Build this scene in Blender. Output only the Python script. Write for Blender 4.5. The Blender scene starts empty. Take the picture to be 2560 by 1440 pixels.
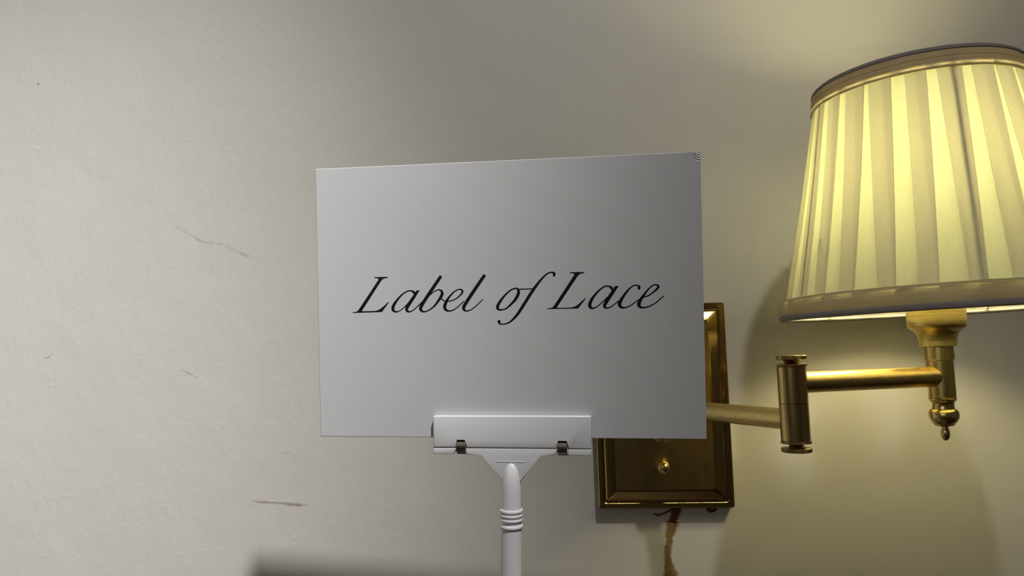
import bpy, bmesh, math, random
from mathutils import Vector, Matrix
from mathutils.geometry import tessellate_polygon
random.seed(7)
C = bpy.context.scene.collection
SC = bpy.context.scene

# ------------------------------------------------------------------ camera
cam_d = bpy.data.cameras.new('camera'); cam = bpy.data.objects.new('camera', cam_d); C.objects.link(cam)
Rv = Vector((0.9945619, 0.1001093, -0.0287182)); Uv = Vector((0.0376566, -0.0885727, 0.9953577)); Wv = Vector((-0.0971009, 0.9910262, 0.0918608))
cam.matrix_world = Matrix(((Rv.x, Uv.x, -Wv.x, 0.0), (Rv.y, Uv.y, -Wv.y, -0.78334), (Rv.z, Uv.z, -Wv.z, 0.0), (0, 0, 0, 1)))
cam_d.sensor_width = 36.0; cam_d.lens = 36.0 * 1850 / 2560; cam_d.clip_start = 0.01
SC.camera = cam

# ------------------------------------------------------------------ world, light, exposure
w = bpy.data.worlds.new('world'); SC.world = w; w.use_nodes = True
w.node_tree.nodes['Background'].inputs[0].default_value = (0.9, 0.93, 1.0, 1)
w.node_tree.nodes['Background'].inputs[1].default_value = 0.05
SC.view_settings.view_transform = 'Standard'; SC.view_settings.look = 'None'
SC.view_settings.exposure = 0.0; SC.view_settings.gamma = 1.0; SC.view_settings.use_curve_mapping = False

def aim(o, target):
    d = Vector(target) - o.location
    o.rotation_euler = d.to_track_quat('-Z', 'Y').to_euler()

def light(name, kind, loc, target, power, color, **kw):
    d = bpy.data.lights.new(name, kind); o = bpy.data.objects.new(name, d); C.objects.link(o)
    o.location = loc; aim(o, target); d.energy = power; d.color = color
    for k, v in kw.items(): setattr(d, k, v)
    return o
# the ceiling downlight above and behind the photographer's right shoulder, tilted to the left part of the wall
light('ceiling_downlight', 'SPOT', (0.419, -1.128, 1.535), (-2.247, 0.0, -1.958), 348.0, (1.0, 0.99, 0.98), shadow_soft_size=0.04, spot_size=math.radians(57.3), spot_blend=1.0)
# the wide spill of the same lamp
light('ceiling_downlight_spill', 'SPOT', (0.419, -1.128, 1.535), (-0.732, 0.0, 0.216), 46.0, (1.0, 0.99, 0.98), shadow_soft_size=0.04, spot_size=math.radians(91.6), spot_blend=1.0)
# added soft fill from the left, for the light of the rest of the room
light('room_fill', 'AREA', (-1.2, -2.6, 0.7), (0.2, 0, 0), 4.2, (1.0, 0.95, 0.9), shape='RECTANGLE', size=1.4, size_y=1.2)

# ------------------------------------------------------------------ materials
def mat(name):
    m = bpy.data.materials.new(name); m.use_nodes = True
    nt = m.node_tree; return m, nt, nt.nodes['Principled BSDF'], nt.nodes['Material Output']

def N(nt, kind, **kw):
    n = nt.nodes.new(kind)
    for k, v in kw.items():
        if k in n.inputs: n.inputs[k].default_value = v
        else: setattr(n, k, v)
    return n

def coords(nt, scale=(1, 1, 1), kind='Object', loc=(0, 0, 0)):
    tc = nt.nodes.new('ShaderNodeTexCoord'); mp = nt.nodes.new('ShaderNodeMapping')
    mp.inputs['Scale'].default_value = scale; mp.inputs['Location'].default_value = loc
    nt.links.new(tc.outputs[kind], mp.inputs[0]); return mp.outputs[0]

def noise(nt, vec, scale, detail=3, rough=0.5):
    n = N(nt, 'ShaderNodeTexNoise', Scale=scale, Detail=detail, Roughness=rough); nt.links.new(vec, n.inputs['Vector']); return n.outputs['Fac']

def ramp(nt, fac, stops):
    r = nt.nodes.new('ShaderNodeValToRGB'); e = r.color_ramp.elements
    while len(e) < len(stops): e.new(0.5)
    for k, (p, c) in enumerate(stops): e[k].position = p; e[k].color = (*c, 1) if len(c) == 3 else c
    nt.links.new(fac, r.inputs[0]); return r.outputs[0]

def bump(nt, height, strength, dist, prev=None):
    b = N(nt, 'ShaderNodeBump', Strength=strength, Distance=dist); nt.links.new(height, b.inputs['Height'])
    if prev is not None: nt.links.new(prev, b.inputs['Normal'])
    return b.outputs[0]

def g(v): return (v, v, v)

# painted plaster wall: orange-peel relief, a few trowel marks, faint grime
m_wall, nt, p, _ = mat('painted_plaster')
v = coords(nt)
big = noise(nt, v, 3.0, 2); 
nt.links.new(ramp(nt, big, [(0.3, (0.62, 0.598, 0.553)), (0.7, (0.65, 0.63, 0.588))]), p.inputs['Base Color'])
p.inputs['Roughness'].default_value = 0.55; p.inputs['Specular IOR Level'].default_value = 0.25
fine = noise(nt, v, 170.0, 3, 0.55); med = noise(nt, coords(nt, (1, 1, 0.8)), 55.0, 2)
marks = ramp(nt, noise(nt, coords(nt, (1.0, 1, 1.6), loc=(3, 1, 2)), 42.0, 2, 0.5), [(0.0, g(0)), (0.66, g(0)), (0.74, g(1)), (1.0, g(1))])
b1 = bump(nt, fine, 0.13, 0.0012); b2 = bump(nt, med, 0.13, 0.003, b1); b3 = bump(nt, marks, 0.10, 0.0012, b2)
broad = noise(nt, v, 9.0, 2); b4 = bump(nt, broad, 0.12, 0.012, b3)
nt.links.new(b4, p.inputs['Normal'])

def stain(name, col, scale, lo, hi, stretch=(1, 1, 1)):
    m, nt, p, _ = mat(name)
    p.inputs['Roughness'].default_value = 0.6; p.inputs['Specular IOR Level'].default_value = 0.2
    n = noise(nt, coords(nt, stretch), scale, 4, 0.6)
    nt.links.new(ramp(nt, noise(nt, coords(nt), 90.0, 2), [(0.3, col), (0.7, tuple(c * 0.55 for c in col))]), p.inputs['Base Color'])
    at = nt.nodes.new('ShaderNodeAttribute'); at.attribute_name = 'cover'
    mul = N(nt, 'ShaderNodeMath', operation='MULTIPLY'); nt.links.new(ramp(nt, n, [(lo, g(0)), (hi, g(1))]), mul.inputs[0]); nt.links.new(at.outputs['Fac'], mul.inputs[1])
    nt.links.new(mul.outputs[0], p.inputs['Alpha']); return m
m_rust = stain('rust_run', (0.16, 0.045, 0.012), 110, 0.1, 0.45)
m_rust_faint = stain('dried_rust_run', (0.36, 0.20, 0.05), 110, 0.05, 0.5)
m_scuff = stain('brown_scuff', (0.40, 0.27, 0.21), 200, 0.30, 0.70, (1, 1, 1.5))
m_crack = stain('grey_scuff', (0.40, 0.36, 0.32), 200, 0.3, 0.8)

def brass(name, base, rough, streak=(1, 1, 60), dark=0.6, ani=0.0):
    m, nt, p, _ = mat(name)
    p.inputs['Metallic'].default_value = 1.0
    v = coords(nt, streak); n = noise(nt, v, 40.0, 3, 0.6)
    nt.links.new(ramp(nt, n, [(0.25, tuple(c * dark for c in base)), (0.75, base)]), p.inputs['Base Color'])
    r = ramp(nt, n, [(0.2, g(rough + 0.08)), (0.8, g(max(0.05, rough - 0.05)))]); nt.links.new(r, p.inputs['Roughness'])
    n2 = noise(nt, coords(nt, streak), 160.0, 2); nt.links.new(bump(nt, n2, 0.10, 0.0003), p.inputs['Normal'])
    return m
BR = (0.74, 0.57, 0.22)
m_brass_v = brass('brushed_brass_lengthwise', (BR[0] * 0.84, BR[1] * 0.80, BR[2] * 0.85), 0.21, (30, 30, 1.2), 0.7)
m_brass_h = brass('brushed_brass_around', (0.92, 0.74, 0.26), 0.40, (1.2, 1.2, 45))
m_brass_x = brass('brushed_brass_arm', BR, 0.30, (6, 6, 6), 0.8)
m_plate = brass('satin_brass_plate', (0.5, 0.36, 0.14), 0.30, (6, 1, 1), 0.95)
m_brass_post = brass('brushed_brass_post', (0.86, 0.68, 0.25), 0.30, (30, 30, 1.2), 0.7)
m_plate_edge = brass('polished_plate_edge', ((0.5, 0.36, 0.14)[0] * 0.9, (0.5, 0.36, 0.14)[1] * 0.88, (0.5, 0.36, 0.14)[2] * 0.85), 0.15, (6, 1, 1), 0.95)
m_polish = brass('polished_brass', (0.86, 0.68, 0.26), 0.24, (3, 3, 3), 0.85)
m_knurl = brass('knurled_brass', (BR[0] * 0.8, BR[1] * 0.75, BR[2] * 0.75), 0.32, (3, 3, 3), 0.8)

def fabric(name, dif, tr, mixf, weave=True):
    m, nt, p, out = mat(name); nt.nodes.remove(p)
    d = N(nt, 'ShaderNodeBsdfDiffuse'); t = N(nt, 'ShaderNodeBsdfTranslucent'); mx = N(nt, 'ShaderNodeMixShader', Fac=mixf)
    tc = coords(nt, (1, 1, 1))
    n = noise(nt, tc, 450.0, 3, 0.7); n2 = noise(nt, coords(nt, (1, 1, 0.25)), 25.0, 3, 0.6)
    mul = N(nt, 'ShaderNodeMath', operation='MULTIPLY'); nt.links.new(ramp(nt, n, [(0.3, g(0.92)), (0.7, g(1.0))]), mul.inputs[0]); nt.links.new(ramp(nt, n2, [(0.3, g(0.90)), (0.7, g(1.0))]), mul.inputs[1])
    for s, c in ((d, dif), (t, tr)):
        q = N(nt, 'ShaderNodeMix', data_type='RGBA', blend_type='MULTIPLY'); q.inputs[0].default_value = 1.0
        q.inputs[6].default_value = (*c, 1); nt.links.new(mul.outputs[0], q.inputs[7]); nt.links.new(q.outputs[2], s.inputs['Color'])
    if weave:
        b = bump(nt, n, 0.25, 0.0006)
        nt.links.new(b, d.inputs['Normal'])
    nt.links.new(d.outputs[0], mx.inputs[1]); nt.links.new(t.outputs[0], mx.inputs[2]); nt.links.new(mx.outputs[0], out.inputs[0])
    return m
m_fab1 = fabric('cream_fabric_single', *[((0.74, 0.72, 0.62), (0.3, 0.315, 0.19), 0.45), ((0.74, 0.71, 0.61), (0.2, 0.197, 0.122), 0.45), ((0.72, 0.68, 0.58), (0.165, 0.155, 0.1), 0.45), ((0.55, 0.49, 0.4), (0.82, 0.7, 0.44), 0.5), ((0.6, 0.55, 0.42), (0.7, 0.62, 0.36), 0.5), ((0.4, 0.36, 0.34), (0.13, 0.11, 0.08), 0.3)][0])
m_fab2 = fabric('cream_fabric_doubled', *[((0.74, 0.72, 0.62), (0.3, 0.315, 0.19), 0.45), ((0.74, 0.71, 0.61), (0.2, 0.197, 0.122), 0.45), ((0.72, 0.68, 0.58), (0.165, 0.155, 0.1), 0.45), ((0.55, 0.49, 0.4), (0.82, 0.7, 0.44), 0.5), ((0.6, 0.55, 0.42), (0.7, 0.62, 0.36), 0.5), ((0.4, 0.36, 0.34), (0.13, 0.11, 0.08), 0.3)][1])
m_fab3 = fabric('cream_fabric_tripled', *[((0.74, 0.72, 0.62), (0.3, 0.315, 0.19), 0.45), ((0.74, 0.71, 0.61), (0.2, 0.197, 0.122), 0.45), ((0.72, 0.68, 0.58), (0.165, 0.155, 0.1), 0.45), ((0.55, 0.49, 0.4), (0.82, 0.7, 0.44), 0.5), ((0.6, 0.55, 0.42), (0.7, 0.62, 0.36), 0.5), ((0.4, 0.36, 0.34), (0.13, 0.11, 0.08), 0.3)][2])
m_trim = fabric('cream_trim_tape', *[((0.74, 0.72, 0.62), (0.3, 0.315, 0.19), 0.45), ((0.74, 0.71, 0.61), (0.2, 0.197, 0.122), 0.45), ((0.72, 0.68, 0.58), (0.165, 0.155, 0.1), 0.45), ((0.55, 0.49, 0.4), (0.82, 0.7, 0.44), 0.5), ((0.6, 0.55, 0.42), (0.7, 0.62, 0.36), 0.5), ((0.4, 0.36, 0.34), (0.13, 0.11, 0.08), 0.3)][3])
m_trim2 = fabric('cream_trim_tape_upper', *[((0.74, 0.72, 0.62), (0.3, 0.315, 0.19), 0.45), ((0.74, 0.71, 0.61), (0.2, 0.197, 0.122), 0.45), ((0.72, 0.68, 0.58), (0.165, 0.155, 0.1), 0.45), ((0.55, 0.49, 0.4), (0.82, 0.7, 0.44), 0.5), ((0.6, 0.55, 0.42), (0.7, 0.62, 0.36), 0.5), ((0.4, 0.36, 0.34), (0.13, 0.11, 0.08), 0.3)][4])
m_trim3 = fabric('cream_trim_rolled_edge', *[((0.74, 0.72, 0.62), (0.3, 0.315, 0.19), 0.45), ((0.74, 0.71, 0.61), (0.2, 0.197, 0.122), 0.45), ((0.72, 0.68, 0.58), (0.165, 0.155, 0.1), 0.45), ((0.55, 0.49, 0.4), (0.82, 0.7, 0.44), 0.5), ((0.6, 0.55, 0.42), (0.7, 0.62, 0.36), 0.5), ((0.4, 0.36, 0.34), (0.13, 0.11, 0.08), 0.3)][5])

def plastic(name, col, rough, sss=0.0, spec=0.5):
    m, nt, p, _ = mat(name); p.inputs['Base Color'].default_value = (*col, 1); p.inputs['Roughness'].default_value = rough
    p.inputs['Specular IOR Level'].default_value = spec
    if sss:
        p.inputs['Subsurface Weight'].default_value = sss; p.inputs['Subsurface Radius'].default_value = (1, 1, 1); p.inputs['Subsurface Scale'].default_value = 0.002
    n = noise(nt, coords(nt), 60.0, 2); nt.links.new(bump(nt, n, 0.03, 0.001), p.inputs['Normal'])
    return m
m_plastic = plastic('white_moulded_plastic', (0.78, 0.78, 0.79), 0.22)
m_ink = plastic('black_print', (0.006, 0.006, 0.010), 0.35, spec=0.3)
m_white_edge = plastic('board_edge', (0.62, 0.61, 0.60), 0.5)
m_bulb_base = plastic('white_bulb_collar', (0.7, 0.7, 0.66), 0.4)
m_steel, nt, p, _ = mat('spring_steel'); p.inputs['Metallic'].default_value = 1; p.inputs['Base Color'].default_value = (0.30, 0.27, 0.23, 1); p.inputs['Roughness'].default_value = 0.35
nt.links.new(bump(nt, noise(nt, coords(nt, (30, 1, 1)), 90.0, 2), 0.2, 0.0005), p.inputs['Normal'])
m_dark, nt, p, _ = mat('hole_shade_black'); p.inputs['Metallic'].default_value = 0.6; p.inputs['Base Color'].default_value = (0.02, 0.015, 0.012, 1); p.inputs['Roughness'].default_value = 0.5  # near-black colour painted in for the shade inside the spring holes
m_wire = plastic('white_wrapped_wire', (0.55, 0.52, 0.46), 0.6)

# laminated white board
m_card, nt, p, _ = mat('laminated_white_board')
sp = ramp(nt, noise(nt, coords(nt), 190.0, 1, 0.4), [(0.0, g(0.93)), (0.245, g(0.95)), (0.29, g(1.0)), (1.0, g(1.0))])
cl = ramp(nt, noise(nt, coords(nt), 7.0, 3), [(0.3, tuple(c * 0.96 for c in (0.63, 0.635, 0.635))), (0.7, (0.63, 0.635, 0.635))])
q = N(nt, 'ShaderNodeMix', data_type='RGBA', blend_type='MULTIPLY'); q.inputs[0].default_value = 1.0
nt.links.new(cl, q.inputs[6]); nt.links.new(sp, q.inputs[7]); nt.links.new(q.outputs[2], p.inputs['Base Color'])
p.inputs['Roughness'].default_value = 0.38; p.inputs['Specular IOR Level'].default_value = 0.5
nt.links.new(bump(nt, noise(nt, coords(nt), 5.0, 2), 0.10, 0.01), p.inputs['Normal'])

m_bulb, nt, p, _ = mat('lit_bulb_glass')
p.inputs['Base Color'].default_value = (0.9, 0.88, 0.8, 1); p.inputs['Emission Color'].default_value = (*(1.0, 0.87, 0.44), 1); p.inputs['Emission Strength'].default_value = 64.0

m_wood, nt, p, _ = mat('dark_wood')
nt.links.new(ramp(nt, noise(nt, coords(nt, (2, 20, 20)), 6.0, 5, 0.6), [(0.3, (0.03, 0.017, 0.010)), (0.7, (0.06, 0.034, 0.02))]), p.inputs['Base Color']); p.inputs['Roughness'].default_value = 0.4
m_room, nt, p, _ = mat('room_paint')
nt.links.new(ramp(nt, noise(nt, coords(nt), 2.0, 2), [(0.3, (0.53, 0.51, 0.46)), (0.7, (0.57, 0.55, 0.50))]), p.inputs['Base Color'])
m_floor, nt, p, _ = mat('carpet')
nt.links.new(ramp(nt, noise(nt, coords(nt), 80.0, 3), [(0.3, (0.07, 0.055, 0.04)), (0.7, (0.10, 0.08, 0.06))]), p.inputs['Base Color']); p.inputs['Roughness'].default_value = 0.9

# ------------------------------------------------------------------ helpers
def obj(name, bm, mats, parent=None, sharp=35, M=None):
    me = bpy.data.meshes.new(name)
    bmesh.ops.recalc_face_normals(bm, faces=bm.faces[:]) if name not in ('shade_fabric',) else None
    bm.to_mesh(me); bm.free()
    for m in (mats if isinstance(mats, (list, tuple)) else [mats]): me.materials.append(m)
    me.shade_smooth(); me.set_sharp_from_angle(angle=math.radians(sharp))
    o = bpy.data.objects.new(name, me); C.objects.link(o)
    if parent is not None: o.parent = parent
    if M is not None: o.matrix_local = M
    return o

def thing(name, label, cat, loc=(0, 0, 0)):
    o = bpy.data.objects.new(name, None); o.empty_display_size = 0.02; C.objects.link(o); o.location = loc
    o['label'] = label; o['category'] = cat; return o

def box(bm, x0, x1, y0, y1, z0, z1, bev=0.0, seg=2):
    vs = [bm.verts.new((x, y, z)) for x in (x0, x1) for y in (y0, y1) for z in (z0, z1)]
    fs = [(0, 1, 3, 2), (4, 6, 7, 5), (0, 4, 5, 1), (2, 3, 7, 6), (0, 2, 6, 4), (1, 5, 7, 3)]
    faces = [bm.faces.new([vs[i] for i in f]) for f in fs]
    if bev:
        ed = list({e for f in faces for e in f.edges})
        bmesh.ops.bevel(bm, geom=ed, offset=bev, segments=seg, profile=0.5, affect='EDGES')

def lathe(bm, prof, seg=64, c=(0, 0), teeth=None, M=None, cap=True):
    """prof: (radius, z); teeth: {index: (n, depth)} for knurled rows"""
    rows = []
    for k, (r, z) in enumerate(prof):
        ring = []
        for i in range(seg):
            a = 2 * math.pi * i / seg; rr = r
            if teeth and k in teeth: rr = r - (teeth[k] if i % 2 else 0)
            P = Vector((c[0] + rr * math.cos(a), c[1] + rr * math.sin(a), z))
            ring.append(bm.verts.new(M @ P if M is not None else P))
        rows.append(ring)
    for a, b in zip(rows[:-1], rows[1:]):
        for i in range(seg):
            j = (i + 1) % seg; bm.faces.new((a[i], a[j], b[j], b[i]))
    if cap:
        bm.faces.new(rows[0][::-1]); bm.faces.new(rows[-1])

def tube(bm, pts, r, seg=24, cap=True):
    rows = []; n = len(pts)
    pts = [Vector(q) for q in pts]
    up = Vector((0, 0, 1))
    for k, q in enumerate(pts):
        d = (pts[min(k + 1, n - 1)] - pts[max(k - 1, 0)]).normalized()
        u = up if abs(d.z) < 0.9 else Vector((1, 0, 0))
        a = d.cross(u).normalized(); b = a.cross(d).normalized()
        rr = r[k] if isinstance(r, (list, tuple)) else r
        rows.append([bm.verts.new(q + a * rr * math.cos(2 * math.pi * i / seg) + b * rr * math.sin(2 * math.pi * i / seg)) for i in range(seg)])
    for a, b in zip(rows[:-1], rows[1:]):
        for i in range(seg):
            j = (i + 1) % seg; bm.faces.new((a[i], a[j], b[j], b[i]))
    if cap: bm.faces.new(rows[0][::-1]); bm.faces.new(rows[-1])

def struct(name, x0, x1, y0, y1, z0, z1, m):
    bm = bmesh.new(); box(bm, x0, x1, y0, y1, z0, z1); o = obj(name, bm, m); o['kind'] = 'structure'; return o

def extrude_poly(bm, pts, y0, y1, bev=0.0):
    """pts in (x, z); solid between y0 and y1"""
    a = [bm.verts.new((x, y0, z)) for x, z in pts]; b = [bm.verts.new((x, y1, z)) for x, z in pts]
    fs = [bm.faces.new(a), bm.faces.new(b[::-1])]; n = len(pts)
    for i in range(n):
        j = (i + 1) % n; fs.append(bm.faces.new((a[i], b[i], b[j], a[j])))
    if bev:
        bmesh.ops.bevel(bm, geom=list(fs[0].edges), offset=bev, segments=3, profile=0.5, affect='EDGES')

# ------------------------------------------------------------------ room
wall = struct('wall_back', -2.6, 2.2, 0.0, 0.12, -1.25, 1.62, m_wall)
struct('wall_left', -2.72, -2.6, -3.6, 0.12, -1.25, 1.62, m_room)
struct('wall_right', 2.2, 2.32, -3.6, 0.12, -1.25, 1.62, m_room)
struct('wall_front', -2.72, 2.32, -3.72, -3.6, -1.25, 1.62, m_room)
struct('floor', -2.72, 2.32, -3.72, 0.12, -1.37, -1.25, m_floor)
struct('ceiling', -2.72, 2.32, -3.72, 0.12, 1.62, 1.74, m_room)

def smear(name, pts, m, label, y=-0.0004, wide=1.0):
    """a thin film on the wall: pts (x, z, half width, cover)"""
    bm = bmesh.new(); lay = bm.verts.layers.float.new('cover'); rows = []
    d = 0.0008
    cr = []
    for k in range(len(pts) - 1):
        for s in range(6):
            t = s / 6; cr.append([a + (b - a) * t for a, b in zip(pts[k], pts[k + 1])])
    cr.append(list(pts[-1]))
    for k, (x, z, hw, cv) in enumerate(cr):
        x2, z2 = cr[min(k + 1, len(cr) - 1)][:2]; x1, z1 = cr[max(k - 1, 0)][:2]
        dx, dz = x2 - x1, z2 - z1; l = math.hypot(dx, dz) or 1; nx, nz = -dz / l, dx / l
        j = random.uniform(0.8, 1.2); row = []
        for f, c in ((-1.3, 0), (-0.6, 1), (0.6, 1), (1.3, 0)):
            vv = bm.verts.new((x + nx * hw * f * j * wide, y, z + nz * hw * f * j)); vv[lay] = c * cv; row.append(vv)
        rows.append(row)
    for a, b in zip(rows[:-1], rows[1:]):
        for i in range(3): bm.faces.new((a[i], a[i + 1], b[i + 1], b[i]))
    o = obj(name, bm, m, wall); o['label'] = label; return o

smear('rust_stain', [(0.0850, -0.1570, 0.0058, 1), (0.0843, -0.1615, 0.0050, 1), (0.0822, -0.1675, 0.0042, 1), (0.0800, -0.1725, 0.0036, .9)], m_rust, 'dark red-brown rust leaking from under the brass plate')
smear('rust_stain', [(0.0805, -0.1715, 0.0038, .95), (0.0790, -0.1790, 0.0037, .9), (0.0763, -0.1860, 0.0026, .85), (0.0765, -0.1925, 0.0022, .85), (0.0746, -0.1980, 0.0025, .85), (0.0738, -0.2050, 0.0021, .8), (0.0745, -0.2120, 0.0026, .85), (0.0752, -0.2185, 0.0033, .85), (0.0762, -0.2240, 0.0045, .85), (0.077, -0.235, 0.0035, .8), (0.075, -0.26, 0.002, .6), (0.075, -0.29, 0.001, .0)], m_rust_faint, 'ochre dried rust run trickling down the wall', wide=1.45)
smear('rust_stain', [(0.115, -0.1600, 0.0016, 1), (0.1185, -0.1612, 0.0022, 1), (0.1225, -0.1612, 0.0016, 1), (0.125, -0.1590, 0.0012, .8)], m_rust, 'small rust spot under the right end of the brass plate')
smear('rust_stain', [(0.062, -0.1640, 0.0010, .7), (0.066, -0.1655, 0.0014, .8), (0.072, -0.1640, 0.0010, .7), (0.080, -0.1600, 0.0012, .8)], m_rust, 'thin rust streak joining the plate edge')
smear('scuff_mark', [(-0.3665, -0.1466, 0.0006, .2), (-0.358, -0.1480, 0.0014, .65), (-0.350, -0.1485, 0.0014, .7), (-0.340, -0.1492, 0.0010, .45), (-0.332, -0.1497, 0.0012, .5), (-0.3225, -0.1506, 0.0019, .7), (-0.313, -0.1516, 0.0015, .7), (-0.303, -0.1520, 0.0009, .3)], m_scuff, 'short brown horizontal scuff low on the wall', wide=1.4)
smear('scuff_mark', [(-0.4600, 0.1585, 0.0012, .0), (-0.4540, 0.1560, 0.0014, .22), (-0.4400, 0.1480, 0.0012, .22), (-0.4270, 0.1395, 0.0016, .4), (-0.4150, 0.1362, 0.0009, .3), (-0.4000, 0.1345, 0.0012, .3), (-0.3900, 0.1290, 0.0009, .25), (-0.3710, 0.1195, 0.0017, .4), (-0.3650, 0.1165, 0.0010, .0)], m_crack, 'faint grey hairline scrape on the wall')
smear('scuff_mark', [(-0.4490, -0.0030, 0.0009, .15), (-0.4400, -0.0070, 0.0011, .45), (-0.4290, -0.0128, 0.0008, .35), (-0.4250, -0.0160, 0.0005, .0)], m_crack, 'small curved nick in the wall paint')
smear('scuff_mark', [(-0.6120, 0.0130, 0.0008, .2), (-0.6060, 0.0135, 0.0013, .6), (-0.6000, 0.0185, 0.0008, .3)], m_crack, 'small grey tick mark on the wall')
for (x, z, r_) in ((-0.6519, 0.3405, 0.0011), (-0.6275, 0.3340, 0.0015), (-0.5868, 0.3340, 0.0009), (0.0, -0.164, 0.0011)):
    smear('paint_speck', [(x - r_, z + r_, r_ * 0.7, .5), (x, z, r_, .95), (x + r_, z - r_ * 0.5, r_ * 0.7, .5)], m_crack, 'tiny grey speck on the wall')

# ------------------------------------------------------------------ wall lamp
PC = 0.0739; ZP0, ZP1 = -0.1566, 0.0489; XL, XR = 0.0064, 0.1414
XJ, YJ = 0.1518, -0.2090; XP, YP = 0.2787, -0.1610
ZA1, ZA2 = -0.0531, -0.0256
lamp = thing('wall_lamp', 'antique brass swing-arm wall lamp with a lit cream pleated fabric shade', 'lamp', (PC, -0.0005, (ZP0 + ZP1) / 2))
IT = Matrix.Translation(-Vector(lamp.location))
def lpart(name, bm, m, parent=None, **k):
    if parent is None: return obj(name, bm, m, lamp, M=IT, **k)
    return obj(name, bm, m, parent, **k)

# back plate: flat flange, small step, long bevel, flat field
bm = bmesh.new()
def rrect(ins, y, rad, n=5):
    x0, x1, z0, z1 = XL + ins, XR - ins, ZP0 + ins, ZP1 - ins; out = []
    for cx, cz, a0 in ((x1 - rad, z1 - rad, 0), (x0 + rad, z1 - rad, 90), (x0 + rad, z0 + rad, 180), (x1 - rad, z0 + rad, 270)):
        for i in range(n + 1):
            a = math.radians(a0 + 90 * i / n); out.append((cx + rad * math.cos(a), y, cz + rad * math.sin(a)))
    return out
prof = [(0.0, -0.0004, 0.0028), (0.0, -0.0100, 0.0028), (0.0003, -0.0112, 0.0028), (0.0012, -0.0120, 0.0025), (0.0052, -0.0120, 0.0022), (0.0062, -0.0112, 0.0020), (0.0068, -0.0112, 0.0018), (0.0074, -0.0122, 0.0015), (0.0084, -0.0134, 0.0015), (0.0094, -0.0140, 0.0016), (0.0176, -0.0183, 0.0022), (0.0184, -0.0186, 0.0024), (0.0192, -0.0187, 0.0026)]
rows = [[bm.verts.new(q) for q in rrect(*s)] for s in prof]
for a, b in zip(rows[:-1], rows[1:]):
    for i in range(len(a)):
        j = (i + 1) % len(a); bm.faces.new((a[i], a[j], b[j], b[i]))
for fc in bm.faces: fc.material_index = 1
bm.faces.new(rows[-1]); bm.faces.new(rows[0][::-1])
plate = lpart('back_plate', bm, [m_plate, m_plate_edge], sharp=20)

# ball-headed screws on the plate
RX = Matrix.Rotation(math.radians(90), 4, 'X')
for zz in (-0.1138, 0.0165):
    bm = bmesh.new(); M = Matrix.Translation((0.0713, -0.0187, zz)) @ RX
    pr = [(0.0042, 0.0), (0.0042, 0.0010), (0.0034, 0.0016), (0.0034, 0.0024)] + [(0.0066 * math.sin(a), 0.0083 - 0.0066 * math.cos(a)) for a in [math.radians(d) for d in range(38, 180, 9)]]
    lathe(bm, pr, 40, M=M); lpart('ball_nut', bm, m_polish)

def knuckle(x, y, ztop, zbot, parent_name, upper_mat, split=None):
    """a hinge barrel with a knurled thumb nut above and below"""
    R = 0.0105
    bm = bmesh.new(); b = 0.0004
    lathe(bm, [(R - b, zbot), (R, zbot + b), (R, ztop - b), (R - b, ztop)], 72, (x, y)) if split is None else \
        (lathe(bm, [(R - b, zbot), (R, zbot + b), (R, split - 0.0002), (R - 0.0003, split - 0.00005)], 72, (x, y)),
         lathe(bm, [(R - 0.0003, split + 0.00005), (R, split + 0.0002), (R, ztop - b), (R - b, ztop)], 72, (x, y)))
    k = lpart(parent_name, bm, upper_mat)
    for s, z0 in ((1, ztop), (-1, zbot)):
        bm = bmesh.new(); z = lambda h: z0 + s * h
        P = [(R + 0.0002, z(0.0002)), (R + 0.0005, z(0.0004)), (R + 0.0005, z(0.0017)), (R - 0.0001, z(0.0019)), (0.0050, z(0.0019)), (0.0046, z(0.0022)), (0.0058, z(0.0046)), (0.0062, z(0.0050)), (R - 0.0003, z(0.0050)), (R + 0.0004, z(0.0053)), (R + 0.0004, z(0.0078)), (R - 0.0004, z(0.0082)), (R - 0.0030, z(0.0084))]
        tt = {1: 0.0005, 2: 0.0005, 5: 0.0007, 6: 0.0007, 9: 0.0005, 10: 0.0005}
        lathe(bm, P if s > 0 else P[::-1], 112, (x, y), teeth=tt if s > 0 else {12 - i: v for i, v in tt.items()})
        lpart('thumb_nut', bm, m_knurl, None, sharp=25)
    return k
knuckle(PC - 0.001, -0.0560, -0.0300, -0.0762, 'plate_pivot', m_brass_v)
bm = bmesh.new(); lathe(bm, [(0.0110, 0.0), (0.0110, 0.003), (0.0080, 0.0050), (0.0075, 0.026), (0.0075, 0.032)], 48, M=Matrix.Translation((PC - 0.001, -0.0187, ZA1)) @ RX); lpart('pivot_stub', bm, m_brass_h)
knuckle(XJ, YJ, -0.0135, -0.0683, 'elbow_joint', m_brass_v, split=-0.0408)

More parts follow.
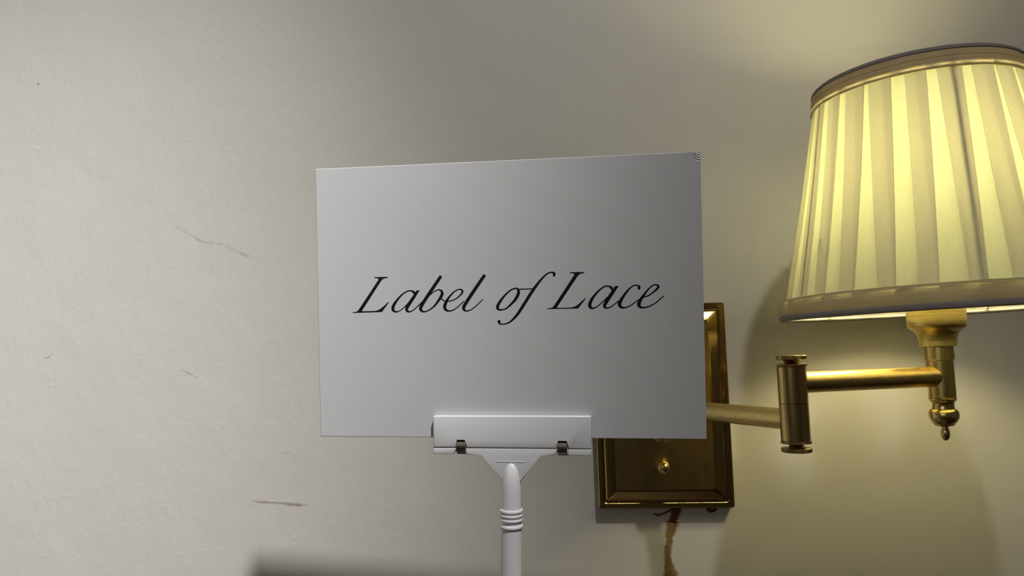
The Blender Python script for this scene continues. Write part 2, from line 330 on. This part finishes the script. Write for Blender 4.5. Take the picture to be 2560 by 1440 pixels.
# arms
bm = bmesh.new(); tube(bm, [(PC - 0.001, -0.0560, ZA1), ((PC + XJ) / 2, (-0.056 + YJ) / 2, ZA1), (XJ, YJ, ZA1)], 0.0079, 40); lpart('lower_arm', bm, m_brass_x)
bm = bmesh.new(); tube(bm, [(XJ, YJ, ZA2), ((XP + XJ) / 2, (YP + YJ) / 2, ZA2), (XP - 0.004, YP - 0.0015, ZA2)], 0.0080, 40)
lpart('upper_arm', bm, m_brass_x)
bm = bmesh.new(); lathe(bm, [(0.0096, -0.0424), (0.0098, -0.0422), (0.0098, -0.0130), (0.0096, -0.0128)], 64, (XP, YP)); post = lpart('post', bm, m_brass_post)
bm = bmesh.new(); lathe(bm, [(0.0104, -0.0128), (0.0107, -0.0125), (0.0107, -0.0022), (0.0104, -0.0019)], 64, (XP, YP)); lpart('collar', bm, m_brass_post)
bm = bmesh.new(); lathe(bm, [(0.0128, -0.0021), (0.0134, -0.0018), (0.0135, -0.0004), (0.0134, 0.0012), (0.0138, 0.0040), (0.0144, 0.0066), (0.0154, 0.0090), (0.0172, 0.0108), (0.0192, 0.0120), (0.0205, 0.0135), (0.0211, 0.0158), (0.0212, 0.0190), (0.0212, 0.0330), (0.0208, 0.0334), (0.0206, 0.0330), (0.0206, 0.0180), (0.0170, 0.0150)], 72, (XP, YP)); cup = lpart('socket_cup', bm, m_brass_h)
F = [(0.0096, -0.0426), (0.0101, -0.0430), (0.0101, -0.0440), (0.0095, -0.0446), (0.0084, -0.0456), (0.0078, -0.0475), (0.0079, -0.0492), (0.0082, -0.0505), (0.0082, -0.0511), (0.0093, -0.0514), (0.0103, -0.0527), (0.0109, -0.0546), (0.0109, -0.0566), (0.0103, -0.0590), (0.0091, -0.0612), (0.0080, -0.0624), (0.0074, -0.0629), (0.0074, -0.0636), (0.0070, -0.0640), (0.0058, -0.0643), (0.0032, -0.0648), (0.0022, -0.0656), (0.0022, -0.0664), (0.0029, -0.0672), (0.0030, -0.0675), (0.0033, -0.0690), (0.0034, -0.0708), (0.0031, -0.0727), (0.0023, -0.0745), (0.0012, -0.0756), (0.0003, -0.0759)]
bm = bmesh.new(); lathe(bm, F[::-1], 64, (XP, YP)); lpart('finial', bm, m_polish, sharp=50)

# bulb and holder
bm = bmesh.new(); lathe(bm, [(0.0145, 0.016), (0.0150, 0.018), (0.0150, 0.070), (0.0145, 0.072)], 40, (XP, YP)); lpart('bulb_socket', bm, m_bulb_base)
bm = bmesh.new()
lathe(bm, [(0.0135, 0.072), (0.0140, 0.074), (0.0140, 0.088), (0.0130, 0.090)], 40, (XP, YP)); lpart('bulb_collar', bm, m_bulb_base)
bm = bmesh.new()
lathe(bm, [(0.0130, 0.0902), (0.0136, 0.0960), (0.0160, 0.1030), (0.0205, 0.1110), (0.0248, 0.1190), (0.0276, 0.1275), (0.0284, 0.1360), (0.0272, 0.1445), (0.0238, 0.1525), (0.0180, 0.1590), (0.0100, 0.1630), (0.001, 0.1642)], 40, (XP, YP)); lpart('bulb_glass', bm, m_bulb)

# shade: pleated fabric frustum with ribbed trim tape at both rims
SB = Vector((XP, YP, 0.0256)); AX = Vector((-0.0194, -0.0061, 1.0)).normalized()
E1 = (Vector((1, 0, 0)) - AX * AX.x).normalized(); E2 = AX.cross(E1)
H = 0.1886; RB, RT = 0.1145, 0.0748
def sp(a, h, dr=0.0):
    """a in degrees, h 0..H along the axis, dr proud of the cone"""
    r = RB + (RT - RB) * h / H + dr; a = math.radians(a)
    return SB + AX * h + (E1 * math.cos(a) + E2 * math.sin(a)) * r
tb = [-169.4, -154.8, -138.7, -124.4, -107.4, -90.4, -73.7, -60.2]; bb = [-165.2, -154.0, -140.7, -125.6, -112.0, -97.4, -80.5, -65.0]
mt = [.36, .26, .14, .39, .29, .31, .20, .3]; mb = [.47, .51, .58, .52, .61, .47, .52, .5]
n_rest = 16
for k in range(1, n_rest + 1):
    tb.append(-60.2 + (190.6 + 60.2) * k / (n_rest + 1)); bb.append(-65.0 + (194.8 + 65.0) * k / (n_rest + 1))
    mt.append(random.uniform(.2, .4)); mb.append(random.uniform(.45, .58))
tb.append(190.6); bb.append(194.8)
HB0, HT0 = 0.0160, H - 0.0152; NR = 14
bm = bmesh.new(); rows = []; mats_col = []
PH = 0.0012
for i in range(NR + 1):
    f = i / NR; h = HB0 + (HT0 - HB0) * f; row = []
    for k in range(24):
        a0 = bb[k] + (tb[k] - bb[k]) * f; a1 = bb[k + 1] + (tb[k + 1] - bb[k + 1]) * f
        m1 = mb[k] + (mt[k] - mb[k]) * f; m2 = max(m1 + 0.08, 0.97 - 0.30 * f)
        us = [0.0, m1 * .5, m1, m1 + 0.006, (m1 + m2) / 2, m2, m2 + 0.004, (m2 + 1) / 2, 1.0]
        for j, u in enumerate(us):
            dr = -0.0008 + PH * (u ** 1.3) * (1.0 + 0.25 * math.sin(k * 2.1 + 3 * f)) - (0.0003 if j < 3 else 0) - 0.0012 * math.sin(math.pi * f)
            row.append(bm.verts.new(sp(a0 + (a1 - a0) * u, h, dr)))
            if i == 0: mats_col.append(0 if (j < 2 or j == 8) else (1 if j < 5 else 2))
    rows.append(row)
for a, b in zip(rows[:-1], rows[1:]):
    n = len(a)
    for i in range(n):
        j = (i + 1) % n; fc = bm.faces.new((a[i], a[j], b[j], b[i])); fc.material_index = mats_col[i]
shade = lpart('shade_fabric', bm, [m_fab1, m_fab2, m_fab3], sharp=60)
shade['label'] = 'cream pleated fabric lamp shade glowing yellow'

def band(name, prof, m, parent, seg=120):
    bm = bmesh.new(); rr = []
    for h, dr in prof: rr.append([bm.verts.new(sp(360 * i / seg, h, dr + 0.00012 * math.sin(i * 2.3 + h * 900))) for i in range(seg)])
    for a, b in zip(rr[:-1], rr[1:]):
        for i in range(seg): j = (i + 1) % seg; bm.faces.new((a[i], a[j], b[j], b[i]))
    return obj(name, bm, m, parent, sharp=30)
SH = shade
band('bottom_trim', [(0.0030, 0.0022), (0.0050, 0.0027), (0.0080, 0.0026), (0.0082, 0.0023), (0.0112, 0.0023), (0.0135, 0.0020)], m_trim, SH)
band('bottom_trim_strip', [(0.0134, 0.0016), (0.0138, 0.0021), (0.0165, 0.0018), (0.0168, 0.0008), (0.0166, -0.0008)], m_trim2, SH)
band('bottom_rolled_edge', [(0.0034, 0.0023), (0.0030, 0.0030), (0.0012, 0.0034), (-0.0006, 0.0028), (-0.0014, 0.0012), (-0.0010, 0.0002)], m_trim3, SH)
band('inner_binding', [(-0.0010, 0.0002), (-0.0006, -0.0010), (0.0030, -0.0014), (0.0160, -0.0010)], m_fab2, SH)
band('top_trim', [(H - 0.0022, 0.0024), (H - 0.0035, 0.0026), (H - 0.0072, 0.0024), (H - 0.0074, 0.0021), (H - 0.0108, 0.0021)], m_trim, SH)
band('top_trim_strip', [(H - 0.0106, 0.0014), (H - 0.0110, 0.0019), (H - 0.0150, 0.0018), (H - 0.0155, 0.0010), (H - 0.0154, -0.0006)], m_trim2, SH)
band('top_rolled_edge', [(H - 0.0024, 0.0024), (H - 0.0018, 0.0030), (H + 0.0002, 0.0030), (H + 0.0014, 0.0016), (H + 0.0014, -0.0002), (H + 0.0002, -0.0016), (H - 0.0030, -0.0014), (H - 0.0150, -0.0010)], m_trim3, SH)
# wire frame inside: five ribs, two rings, three-armed fitter
for k in range(5):
    at, ab = -94.2 + 72 * k, -99.4 + 72 * k
    if k == 4: at, ab = -175.0 + 0, -168.4
    if k == 4: pass
    bm = bmesh.new(); tube(bm, [sp(ab + (at - ab) * f, 0.003 + (H - 0.006) * f, -0.0058) for f in (0, .25, .5, .75, 1)], 0.0014, 10); obj('frame_rib', bm, m_wire, SH)
for h in (0.0012, H - 0.0012):
    bm = bmesh.new(); seg = 96; ring = [sp(360 * i / seg, h, -0.0010 if h < .1 else -0.0008) for i in range(seg)]
    tube(bm, ring + [ring[0]], 0.0013, 8, cap=False); obj('frame_ring', bm, m_wire, SH)
for k in range(3):
    a = -40 + 120 * k; bm = bmesh.new(); o_ = SB + AX * 0.055
    d = (E1 * math.cos(math.radians(a)) + E2 * math.sin(math.radians(a)))
    tube(bm, [o_ + d * 0.017, o_ + d * 0.045 + AX * 0.0, sp(a, 0.06, -0.003)], 0.0011, 8); obj('fitter_arm', bm, m_wire, SH)
bm = bmesh.new(); tube(bm, [Vector((XP, YP, 0)) + AX * 0.0806 + E1 * 0.0172 * math.cos(2 * math.pi * i / 40) + E2 * 0.0172 * math.sin(2 * math.pi * i / 40) for i in range(41)], 0.0013, 8, cap=False); obj('fitter_ring', bm, m_wire, SH)

# ------------------------------------------------------------------ sign card and its clip stand
o0 = Vector((-0.0607629, -0.2303812, 0.0430612)); ex = Vector((0.9989696, -0.0407159, -0.0200511)); ez = Vector((0.0164257, -0.0875001, 0.9960291)); ey = -ex.cross(ez)
ey.normalize(); ex.normalize(); ez = ex.cross(ey)
MC = Matrix(((ex.x, ey.x, ez.x, o0.x), (ex.y, ey.y, ez.y, o0.y), (ex.z, ey.z, ez.z, o0.z), (0, 0, 0, 1)))
WC, HC = 0.29385, 0.20916

bm = bmesh.new()
xs = [-WC / 2 + 0.0005] + [-WC / 2 + WC * i / 24 for i in range(1, 22)] + [WC / 2 - 0.018 + 0.0003 * i for i in range(60)]
zs = [-HC / 2 + 0.0005] + [-HC / 2 + HC * i / 16 for i in range(1, 15)] + [HC / 2 - 0.0125 + 0.0003 * i for i in range(42)]
xs = sorted({round(x, 5) for x in xs if x < WC / 2 - 0.0004} | {round(WC / 2 - 0.0004, 5)}); zs = sorted({round(z, 5) for z in zs if z < HC / 2 - 0.0004} | {round(HC / 2 - 0.0004, 5)})
def wrinkle(x, z):
    """crumpled laminate in the top right corner"""
    dx = (WC / 2 - x) * 1000; dz = (HC / 2 - z) * 1000
    if dx > 15 or dz > 11: return 0.0
    t = max(0.0, min(1.0, (8.5 - dx) / 7.5)); sh = 3.9 * t * t * (3 - 2 * t) * 0.9
    s = dz - sh
    amp = max(0.0, min(1.0, (12.5 - dx) / 8.0)) * max(0.0, min(1.0, (4.2 - s) / 1.2)) * max(0.0, min(1.0, (s + 4.5) / 0.6))
    return amp * 0.00021 * math.sin(2 * math.pi * (s + 0.25) / 1.75)
grid = [[bm.verts.new((x, -wrinkle(x, z), z)) for z in zs] for x in xs]
for i in range(len(xs) - 1):
    for j in range(len(zs) - 1): bm.faces.new((grid[i][j], grid[i + 1][j], grid[i + 1][j + 1], grid[i][j + 1]))
border = [grid[i][0] for i in range(len(xs))] + [grid[-1][j] for j in range(1, len(zs))] + [grid[i][-1] for i in range(len(xs) - 2, -1, -1)] + [grid[0][j] for j in range(len(zs) - 2, 0, -1)]
def out_ring(y, grow):
    r_ = []
    for vv in border:
        x, z = vv.co.x, vv.co.z
        gx = grow if abs(abs(x) - (WC / 2 - 0.0004)) < 2e-4 else 0; gz = grow if abs(abs(z) - (HC / 2 - 0.0004)) < 2e-4 else 0
        r_.append(bm.verts.new((x + math.copysign(gx, x), y, z + math.copysign(gz, z))))
    return r_
r1 = out_ring(0.0003, 0.0004); r2 = out_ring(0.0018, 0.0004)
for a, b in ((border, r1), (r1, r2)):
    for i in range(len(a)):
        j = (i + 1) % len(a); fc = bm.faces.new((a[i], b[i], b[j], a[j])); fc.material_index = 0 if a is border else 1
fc = bm.faces.new(r2[::-1]); fc.material_index = 1
card = bpy.data.objects.new('sign_card', None); C.objects.link(card); card.matrix_world = MC @ Matrix.Translation((0, 0, -HC / 2)); card.empty_display_size = 0.02
card['label'] = 'white laminated landscape card printed Label of Lace in black italics'; card['category'] = 'sign'
TI = Matrix.Translation((0, 0, HC / 2))
obj('board', bm, [m_card, m_white_edge], card, M=TI, sharp=25)

LETTERS = [
  ('L','P',[(-100.59,18.97),(-89.93,18.93),(-90.0,18.24),(-91.98,18.08),(-93.64,17.48),(-94.86,16.55),(-111.14,-6.79),(-110.43,-7.23),(-101.31,-7.22),(-98.55,-6.74),(-96.32,-5.61),(-94.65,-4.42),(-89.9,-0.42),(-89.36,-0.64),(-95.11,-7.96),(-118.49,-8.32),(-118.65,-7.78),(-116.26,-7.66),(-114.86,-7.1),(-113.72,-5.94),(-97.39,16.87),(-97.48,17.67),(-98.29,18.22),(-100.61,18.33)]),
  ('a','S',[[(-68.53,4.61,1.05),(-69.41,6.58,1.67),(-71.72,7.84,0.79),(-74.71,7.54,0.73),(-78.57,5.24,0.94),(-82.48,1.35,1.47),(-85.46,-2.72,2.09),(-86.34,-5.36,2.3),(-85.72,-7.22,1.78),(-83.5,-8.1,0.79),(-81.02,-7.3,0.52),(-78.26,-5.5,0.52),(-75.48,-2.91,0.52),(-72.69,0.21,0.52)],[(-65.86,7.67,1.15),(-67.13,6.43,1.78),(-70.49,1.75,2.3),(-74.41,-3.72,2.41),(-75.44,-6.07,2.2),(-74.82,-7.67,1.57),(-72.98,-8.23,0.73),(-70.13,-6.96,0.58),(-67.37,-4.63,0.58),(-64.61,-2.31,0.58),(-62.4,0.02,0.47)],[(-67.93,7.19,0.63),(-65.16,7.65,0.63)]]),
  ('b','S',[[(-47.88,18.63,2.2),(-56.31,7.0,2.41),(-61.6,-0.53,2.41),(-64.12,-4.69,2.41),(-64.32,-6.53,2.2),(-63.37,-7.86,1.47),(-61.38,-8.37,0.79),(-58.23,-7.42,0.68),(-53.85,-4.35,1.15),(-49.99,0.31,1.78),(-47.54,4.19,2.2),(-47.44,6.55,1.78),(-48.65,7.84,1.05),(-50.36,8.14,0.63),(-53.62,6.79,0.52),(-57.18,4.12,0.52)],[(-48.08,1.74,0.63),(-46.77,0.25,0.52),(-44.64,-0.58,0.42)]]),
  ('e','S',[[(-44.64,-0.58,0.42),(-41.43,-0.64,0.58),(-37.12,0.85,0.63),(-33.32,3.65,0.89),(-31.57,5.97,1.36),(-31.75,7.43,1.15),(-33.23,8.14,0.68),(-35.91,7.62,0.63),(-39.16,5.34,0.94),(-42.45,1.74,1.47),(-44.84,-2.41,2.2),(-45.54,-5.02,2.3),(-44.67,-7.13,1.78),(-42.39,-8.11,0.89),(-38.9,-7.49,0.63),(-35.11,-4.94,0.58),(-30.49,-0.85,0.52)]]),
  ('l','S',[[(-14.01,18.66,2.2),(-22.08,7.6,2.41),(-28.37,-1.41,2.41),(-30.58,-5.02,2.41),(-30.77,-6.59,2.09),(-30.11,-7.8,1.36),(-28.41,-8.3,0.79),(-25.58,-7.62,0.58),(-21.82,-5.18,0.58),(-15.88,0.18,0.47)]]),
  ('o','S',[[(9.11,8.08,0.8),(5.38,6.69,0.91),(0.72,2.55,1.26),(-3.28,-2.47,1.94),(-4.78,-5.84,2.17),(-3.96,-7.55,1.48),(-1.79,-7.93,0.86),(1.66,-7.08,0.86),(5.73,-3.76,1.37),(9.23,0.12,1.94),(11.3,4.03,2.17),(11.41,6.28,1.83),(10.41,7.77,1.14),(9.11,8.08,0.8)],[(10.8,7.37,0.57),(15.63,7.27,0.57),(21.87,7.42,0.57)]]),
  ('f','S',[[(38.53,17.26,1.71),(38.56,18.6,1.6),(36.78,19.37,0.86),(33.39,18.45,0.91),(29.37,14.89,1.26),(24.74,9.38,1.88),(20.66,3.84,2.11),(14.8,-5.06,2.11),(10.11,-11.74,1.83),(5.46,-16.46,1.14),(1.99,-18.28,0.74),(-1.45,-18.79,0.63),(-3.61,-18.02,1.14),(-3.81,-16.72,1.94)]]),
  ('L','P',[(50.38,19.1),(61.06,19.01),(60.99,18.4),(58.82,18.11),(57.13,17.32),(56.11,16.23),(39.98,-6.91),(40.98,-7.32),(50.77,-7.15),(53.57,-6.42),(55.82,-5.12),(61.31,-0.32),(61.69,-0.72),(55.93,-7.86),(32.66,-7.96),(32.55,-7.56),(35.09,-7.38),(37.07,-6.58),(38.22,-5.2),(53.51,17.01),(53.53,17.8),(52.7,18.32),(50.36,18.49)]),
  ('a','S',[[(81.45,4.83,1.03),(80.67,6.95,1.71),(78.77,8.04,0.86),(76.02,7.99,0.8),(72.11,5.58,1.03),(68.16,1.49,1.6),(65.42,-2.63,2.17),(64.52,-5.67,2.28),(65.48,-7.64,1.6),(67.69,-7.79,0.8),(70.2,-6.61,0.57),(74.69,-2.8,0.57),(78.06,0.46,0.51)],[(85.08,7.85,1.14),(83.68,6.44,1.83),(80.86,2.62,2.4),(76.6,-3.67,2.4),(75.44,-6.15,2.17),(75.8,-7.48,1.48),(77.44,-7.96,0.8),(80.1,-7.06,0.57),(82.88,-5.17,0.57),(85.95,-2.74,0.51)],[(82.88,7.46,0.63),(85.74,7.84,0.63)]]),
  ('c','S',[[(100.87,6.08,1.71),(100.84,7.34,1.6),(99.29,8.26,0.8),(96.83,8.09,0.69),(93.51,5.68,1.03),(89.58,0.79,1.71),(86.86,-3.59,2.4),(86.43,-5.79,2.4),(87.49,-7.47,1.6),(89.94,-7.95,0.86),(92.69,-7.28,0.63),(96.0,-5.41,0.57),(100.15,-2.18,0.51)]]),
  ('e','S',[[(102.09,-0.56,0.51),(103.72,-0.43,0.63),(106.99,0.44,0.69),(110.83,2.84,0.86),(114.14,5.79,1.48),(114.82,7.32,1.43),(113.38,8.34,0.8),(110.94,8.06,0.69),(107.64,5.38,0.97),(103.74,0.51,1.6),(100.93,-3.85,2.4),(100.5,-6.32,2.28),(101.93,-7.89,1.37),(104.64,-8.1,0.86),(108.46,-7.01,0.69),(112.84,-4.62,0.63),(118.5,0.21,0.51)]])]


def catmull(P, n=9):
    out = []; m = len(P)
    for i in range(m - 1):
        p0, p1, p2, p3 = P[max(i - 1, 0)], P[i], P[i + 1], P[min(i + 2, m - 1)]
        for s in range(n):
            t = s / n
            out.append([0.5 * (2 * b + (c - a) * t + (2 * a - 5 * b + 4 * c - d) * t * t + (3 * b - a - 3 * c + d) * t ** 3) for a, b, c, d in zip(p0, p1, p2, p3)])
    out.append(list(P[-1])); return out
YF, YB = -0.00012, 0.0001
def stroke(bm, pts):
    c = catmull(pts) if len(pts) > 2 else [list(q) for q in pts]
    L, R_ = [], []
    for k, (x, z, wd) in enumerate(c):
        x2, z2 = c[min(k + 1, len(c) - 1)][:2]; x1, z1 = c[max(k - 1, 0)][:2]
        dx, dz = x2 - x1, z2 - z1; l = math.hypot(dx, dz) or 1; nx, nz = -dz / l, dx / l; hw = (max(wd, 0.5) + 0.14) / 2
        L.append((x + nx * hw, z + nz * hw)); R_.append((x - nx * hw, z - nz * hw))
    vl = [bm.verts.new((x / 1000, YF, z / 1000)) for x, z in L]; vr = [bm.verts.new((x / 1000, YF, z / 1000)) for x, z in R_]
    for i in range(len(vl) - 1): bm.faces.new((vl[i], vr[i], vr[i + 1], vl[i + 1]))
for n_l, (ch, kind, data) in enumerate(LETTERS):
    bm = bmesh.new()
    if kind == 'P':
        vs = [bm.verts.new((x / 1000, YF, z / 1000)) for x, z in data]
        for tri in tessellate_polygon([[Vector((x, z, 0)) for x, z in data]]): bm.faces.new([vs[i] for i in tri])
    else:
        for st in data: stroke(bm, st)
        for st in data:
            if ch in 'fc' and len(st) > 3:
                e = st[0] if ch == 'c' or True else st[-1]
                for e in ([st[0], st[-1]] if ch == 'f' else [st[0]]):
                    ring = [bm.verts.new((e[0] / 1000 + e[2] * 0.58 / 1000 * math.cos(a), YF, e[1] / 1000 + e[2] * 0.58 / 1000 * math.sin(a))) for a in [2 * math.pi * i / 20 for i in range(20)]]
                    bm.faces.new(ring)
    bmesh.ops.recalc_face_normals(bm, faces=bm.faces[:])
    for fc in bm.faces:
        fc.normal_update()
        if fc.normal.y > 0: fc.normal_flip()
    o_ = obj('printed_letter', bm, m_ink, card, M=TI); o_['label'] = 'black italic printed letter ' + ch

# clip stand; everything in the frame of the card (x right, y away, z up), metres
base_z = -0.420
stand = bpy.data.objects.new('sign_stand', None); C.objects.link(stand)
pole_bottom = MC @ Vector((0.0035, 0.0, -0.122)) 
PB = Vector((pole_bottom.x, pole_bottom.y, base_z))
stand.location = PB; stand.empty_display_size = 0.03
stand['label'] = 'white plastic clip stand gripping the lower edge of the sign card'; stand['category'] = 'stand'
MS = Matrix.Translation(-PB) @ MC
mm_ = 0.001
def P2(l): return [(x * mm_, z * mm_) for x, z in l]
bm = bmesh.new()
# front jaw: upper face with two spring windows, groove, lower lip, gusset
up = [(-55.4, -88.3), (-54.6, -87.5), (63.1, -87.2), (63.9, -88.0), (63.7, -111.3), (46.4, -111.3), (46.4, -104.8), (38.4, -104.8), (38.4, -111.3), (-30.4, -111.2), (-30.4, -104.5), (-38.0, -104.5), (-38.0, -111.2), (-55.6, -111.2)]
extrude_poly(bm, P2(up), -0.0046, -0.0004, 0.0008)
for seg_ in ([(-55.6, -111.5), (-38.0, -111.5), (-38.2, -112.6), (-40.4, -116.3), (-55.8, -116.3)],
             [(-30.3, -111.5), (38.3, -111.6), (38.1, -112.9), (36.2, -116.2), (25.8, -116.1), (11.2, -135.8), (-4.2, -135.2), (-18.1, -116.2), (-30.3, -116.2)],
             [(46.5, -111.6), (63.6, -111.6), (63.4, -116.6), (46.5, -116.5)]):
    extrude_poly(bm, P2(seg_), -0.0042, -0.0006, 0.0006)
box(bm, -0.0548, 0.0630, -0.0036, -0.0008, -0.1150, -0.1085)
# small moulded line on the gusset
box(bm, -0.0072, 0.0142, -0.00445, -0.0040, -0.1217, -0.1213)
jaw = obj('front_jaw', bm, m_plastic, stand, M=MS, sharp=30)
bm = bmesh.new()
extrude_poly(bm, P2([(-55.8, -89.0), (64.0, -88.6), (63.8, -116.4), (-56.0, -116.0)]), 0.0021, 0.0045, 0.0)
obj('back_jaw', bm, m_plastic, stand, M=MS)
for x0, z0 in ((-38.0, -104.5), (38.4, -104.8)):
    bm = bmesh.new(); x0 *= mm_; z0 *= mm_; x1 = x0 + 0.0078
    box(bm, x0, x1, -0.0030, -0.0020, z0 - 0.0066, z0)                      # shade in the hole behind the spring, put in as a black box
    sd = obj('spring_hole_shade', bm, m_dark, stand, M=MS)
    bm = bmesh.new(); yz = [(-0.0030, -0.0022), (-0.0046, -0.0024), (-0.0054, -0.0040), (-0.0057, -0.0062), (-0.0054, -0.0084), (-0.0044, -0.0104), (-0.0028, -0.0119), (0.0, -0.0123), (0.0050, -0.0122), (0.0056, -0.0110), (0.0056, -0.0040)]
    th_ = 0.0006; A = []; B = []
    for k, (yy, zz) in enumerate(yz):
        y2, z2 = yz[min(k + 1, len(yz) - 1)]; y1, z1 = yz[max(k - 1, 0)]; dy, dz = y2 - y1, z2 - z1; l = math.hypot(dy, dz)
        ny, nz = dz / l, -dy / l
        A.append([bm.verts.new((xx, yy, z0 + zz)) for xx in (x0 + 0.0006, x1 - 0.0004)])
        B.append([bm.verts.new((xx, yy - ny * th_, z0 + zz - nz * th_)) for xx in (x0 + 0.0006, x1 - 0.0004)])
    for a, b in ((A, None), (B, None)):
        for k in range(len(a) - 1): bm.faces.new((a[k][0], a[k][1], a[k + 1][1], a[k + 1][0]))
    for k in range(len(A) - 1):
        for s in (0, 1): bm.faces.new((A[k][s], A[k + 1][s], B[k + 1][s], B[k][s]))
    bm.faces.new((A[0][0], A[0][1], B[0][1], B[0][0])); bm.faces.new((A[-1][0], A[-1][1], B[-1][1], B[-1][0]))
    obj('spring_clip', bm, m_steel, stand, M=MS, sharp=50)
# pole: from the gusset down to the base, standing upright in the world
top_w = MC @ Vector((0.00375, -0.0020, -0.1218)); dn = (MC @ Vector((0.0019, -0.0030, -0.2084))) - top_w
dn.normalize()
Ltot = (top_w.z - base_z - 0.012) / -dn.z
zax = -dn; xax = Vector((1, 0, 0)) - zax * zax.x; xax.normalize(); yax = zax.cross(xax)
MP = Matrix.Translation(-PB) @ Matrix(((xax.x, yax.x, zax.x, top_w.x), (xax.y, yax.y, zax.y, top_w.y), (xax.z, yax.z, zax.z, top_w.z), (0, 0, 0, 1)))
prof = [(0.0003, 0.0), (0.0018, -0.0006), (0.0033, -0.0020), (0.0047, -0.0046), (0.0058, -0.0080), (0.0066, -0.0120), (0.0071, -0.0165), (0.0073, -0.0200), (0.0074, -0.0352)]
for zc in (0.0363, 0.0395, 0.0428):
    prof += [(0.0075, -zc + 0.0012), (0.0083, -zc + 0.0010), (0.0087, -zc + 0.0002), (0.0086, -zc - 0.0006), (0.0077, -zc - 0.0012)]
prof += [(0.0077, -0.0460), (0.0077, -0.0466), (0.0085, -0.0470), (0.0088, -0.0480), (0.0086, -0.0490), (0.0079, -0.0495), (0.0078, -0.0520), (0.0079, -Ltot)]
bm = bmesh.new(); lathe(bm, prof[::-1], 56); obj('pole', bm, m_plastic, stand, M=MP, sharp=45)
foot = top_w + dn * Ltot - PB
bm = bmesh.new(); lathe(bm, [(0.055, 0.0), (0.056, 0.002), (0.055, 0.005), (0.040, 0.008), (0.014, 0.010), (0.011, 0.022), (0.0082, 0.024)], 64, (foot.x, foot.y)); obj('base', bm, m_plastic, stand)

# the table the stand stands on (below the frame)
tb_ = thing('side_table', 'dark wooden side table below the sign stand', 'table', (-0.06, -0.215, -1.25))
bm = bmesh.new(); box(bm, -0.35, 0.35, -0.19, 0.19, 0.80, 0.83, 0.004); obj('table_top', bm, m_wood, tb_)
for sx in (-1, 1):
    for sy in (-1, 1):
        bm = bmesh.new(); box(bm, sx * 0.32 - 0.02, sx * 0.32 + 0.02, sy * 0.16 - 0.02, sy * 0.16 + 0.02, 0.0, 0.80, 0.002); obj('leg', bm, m_wood, tb_)
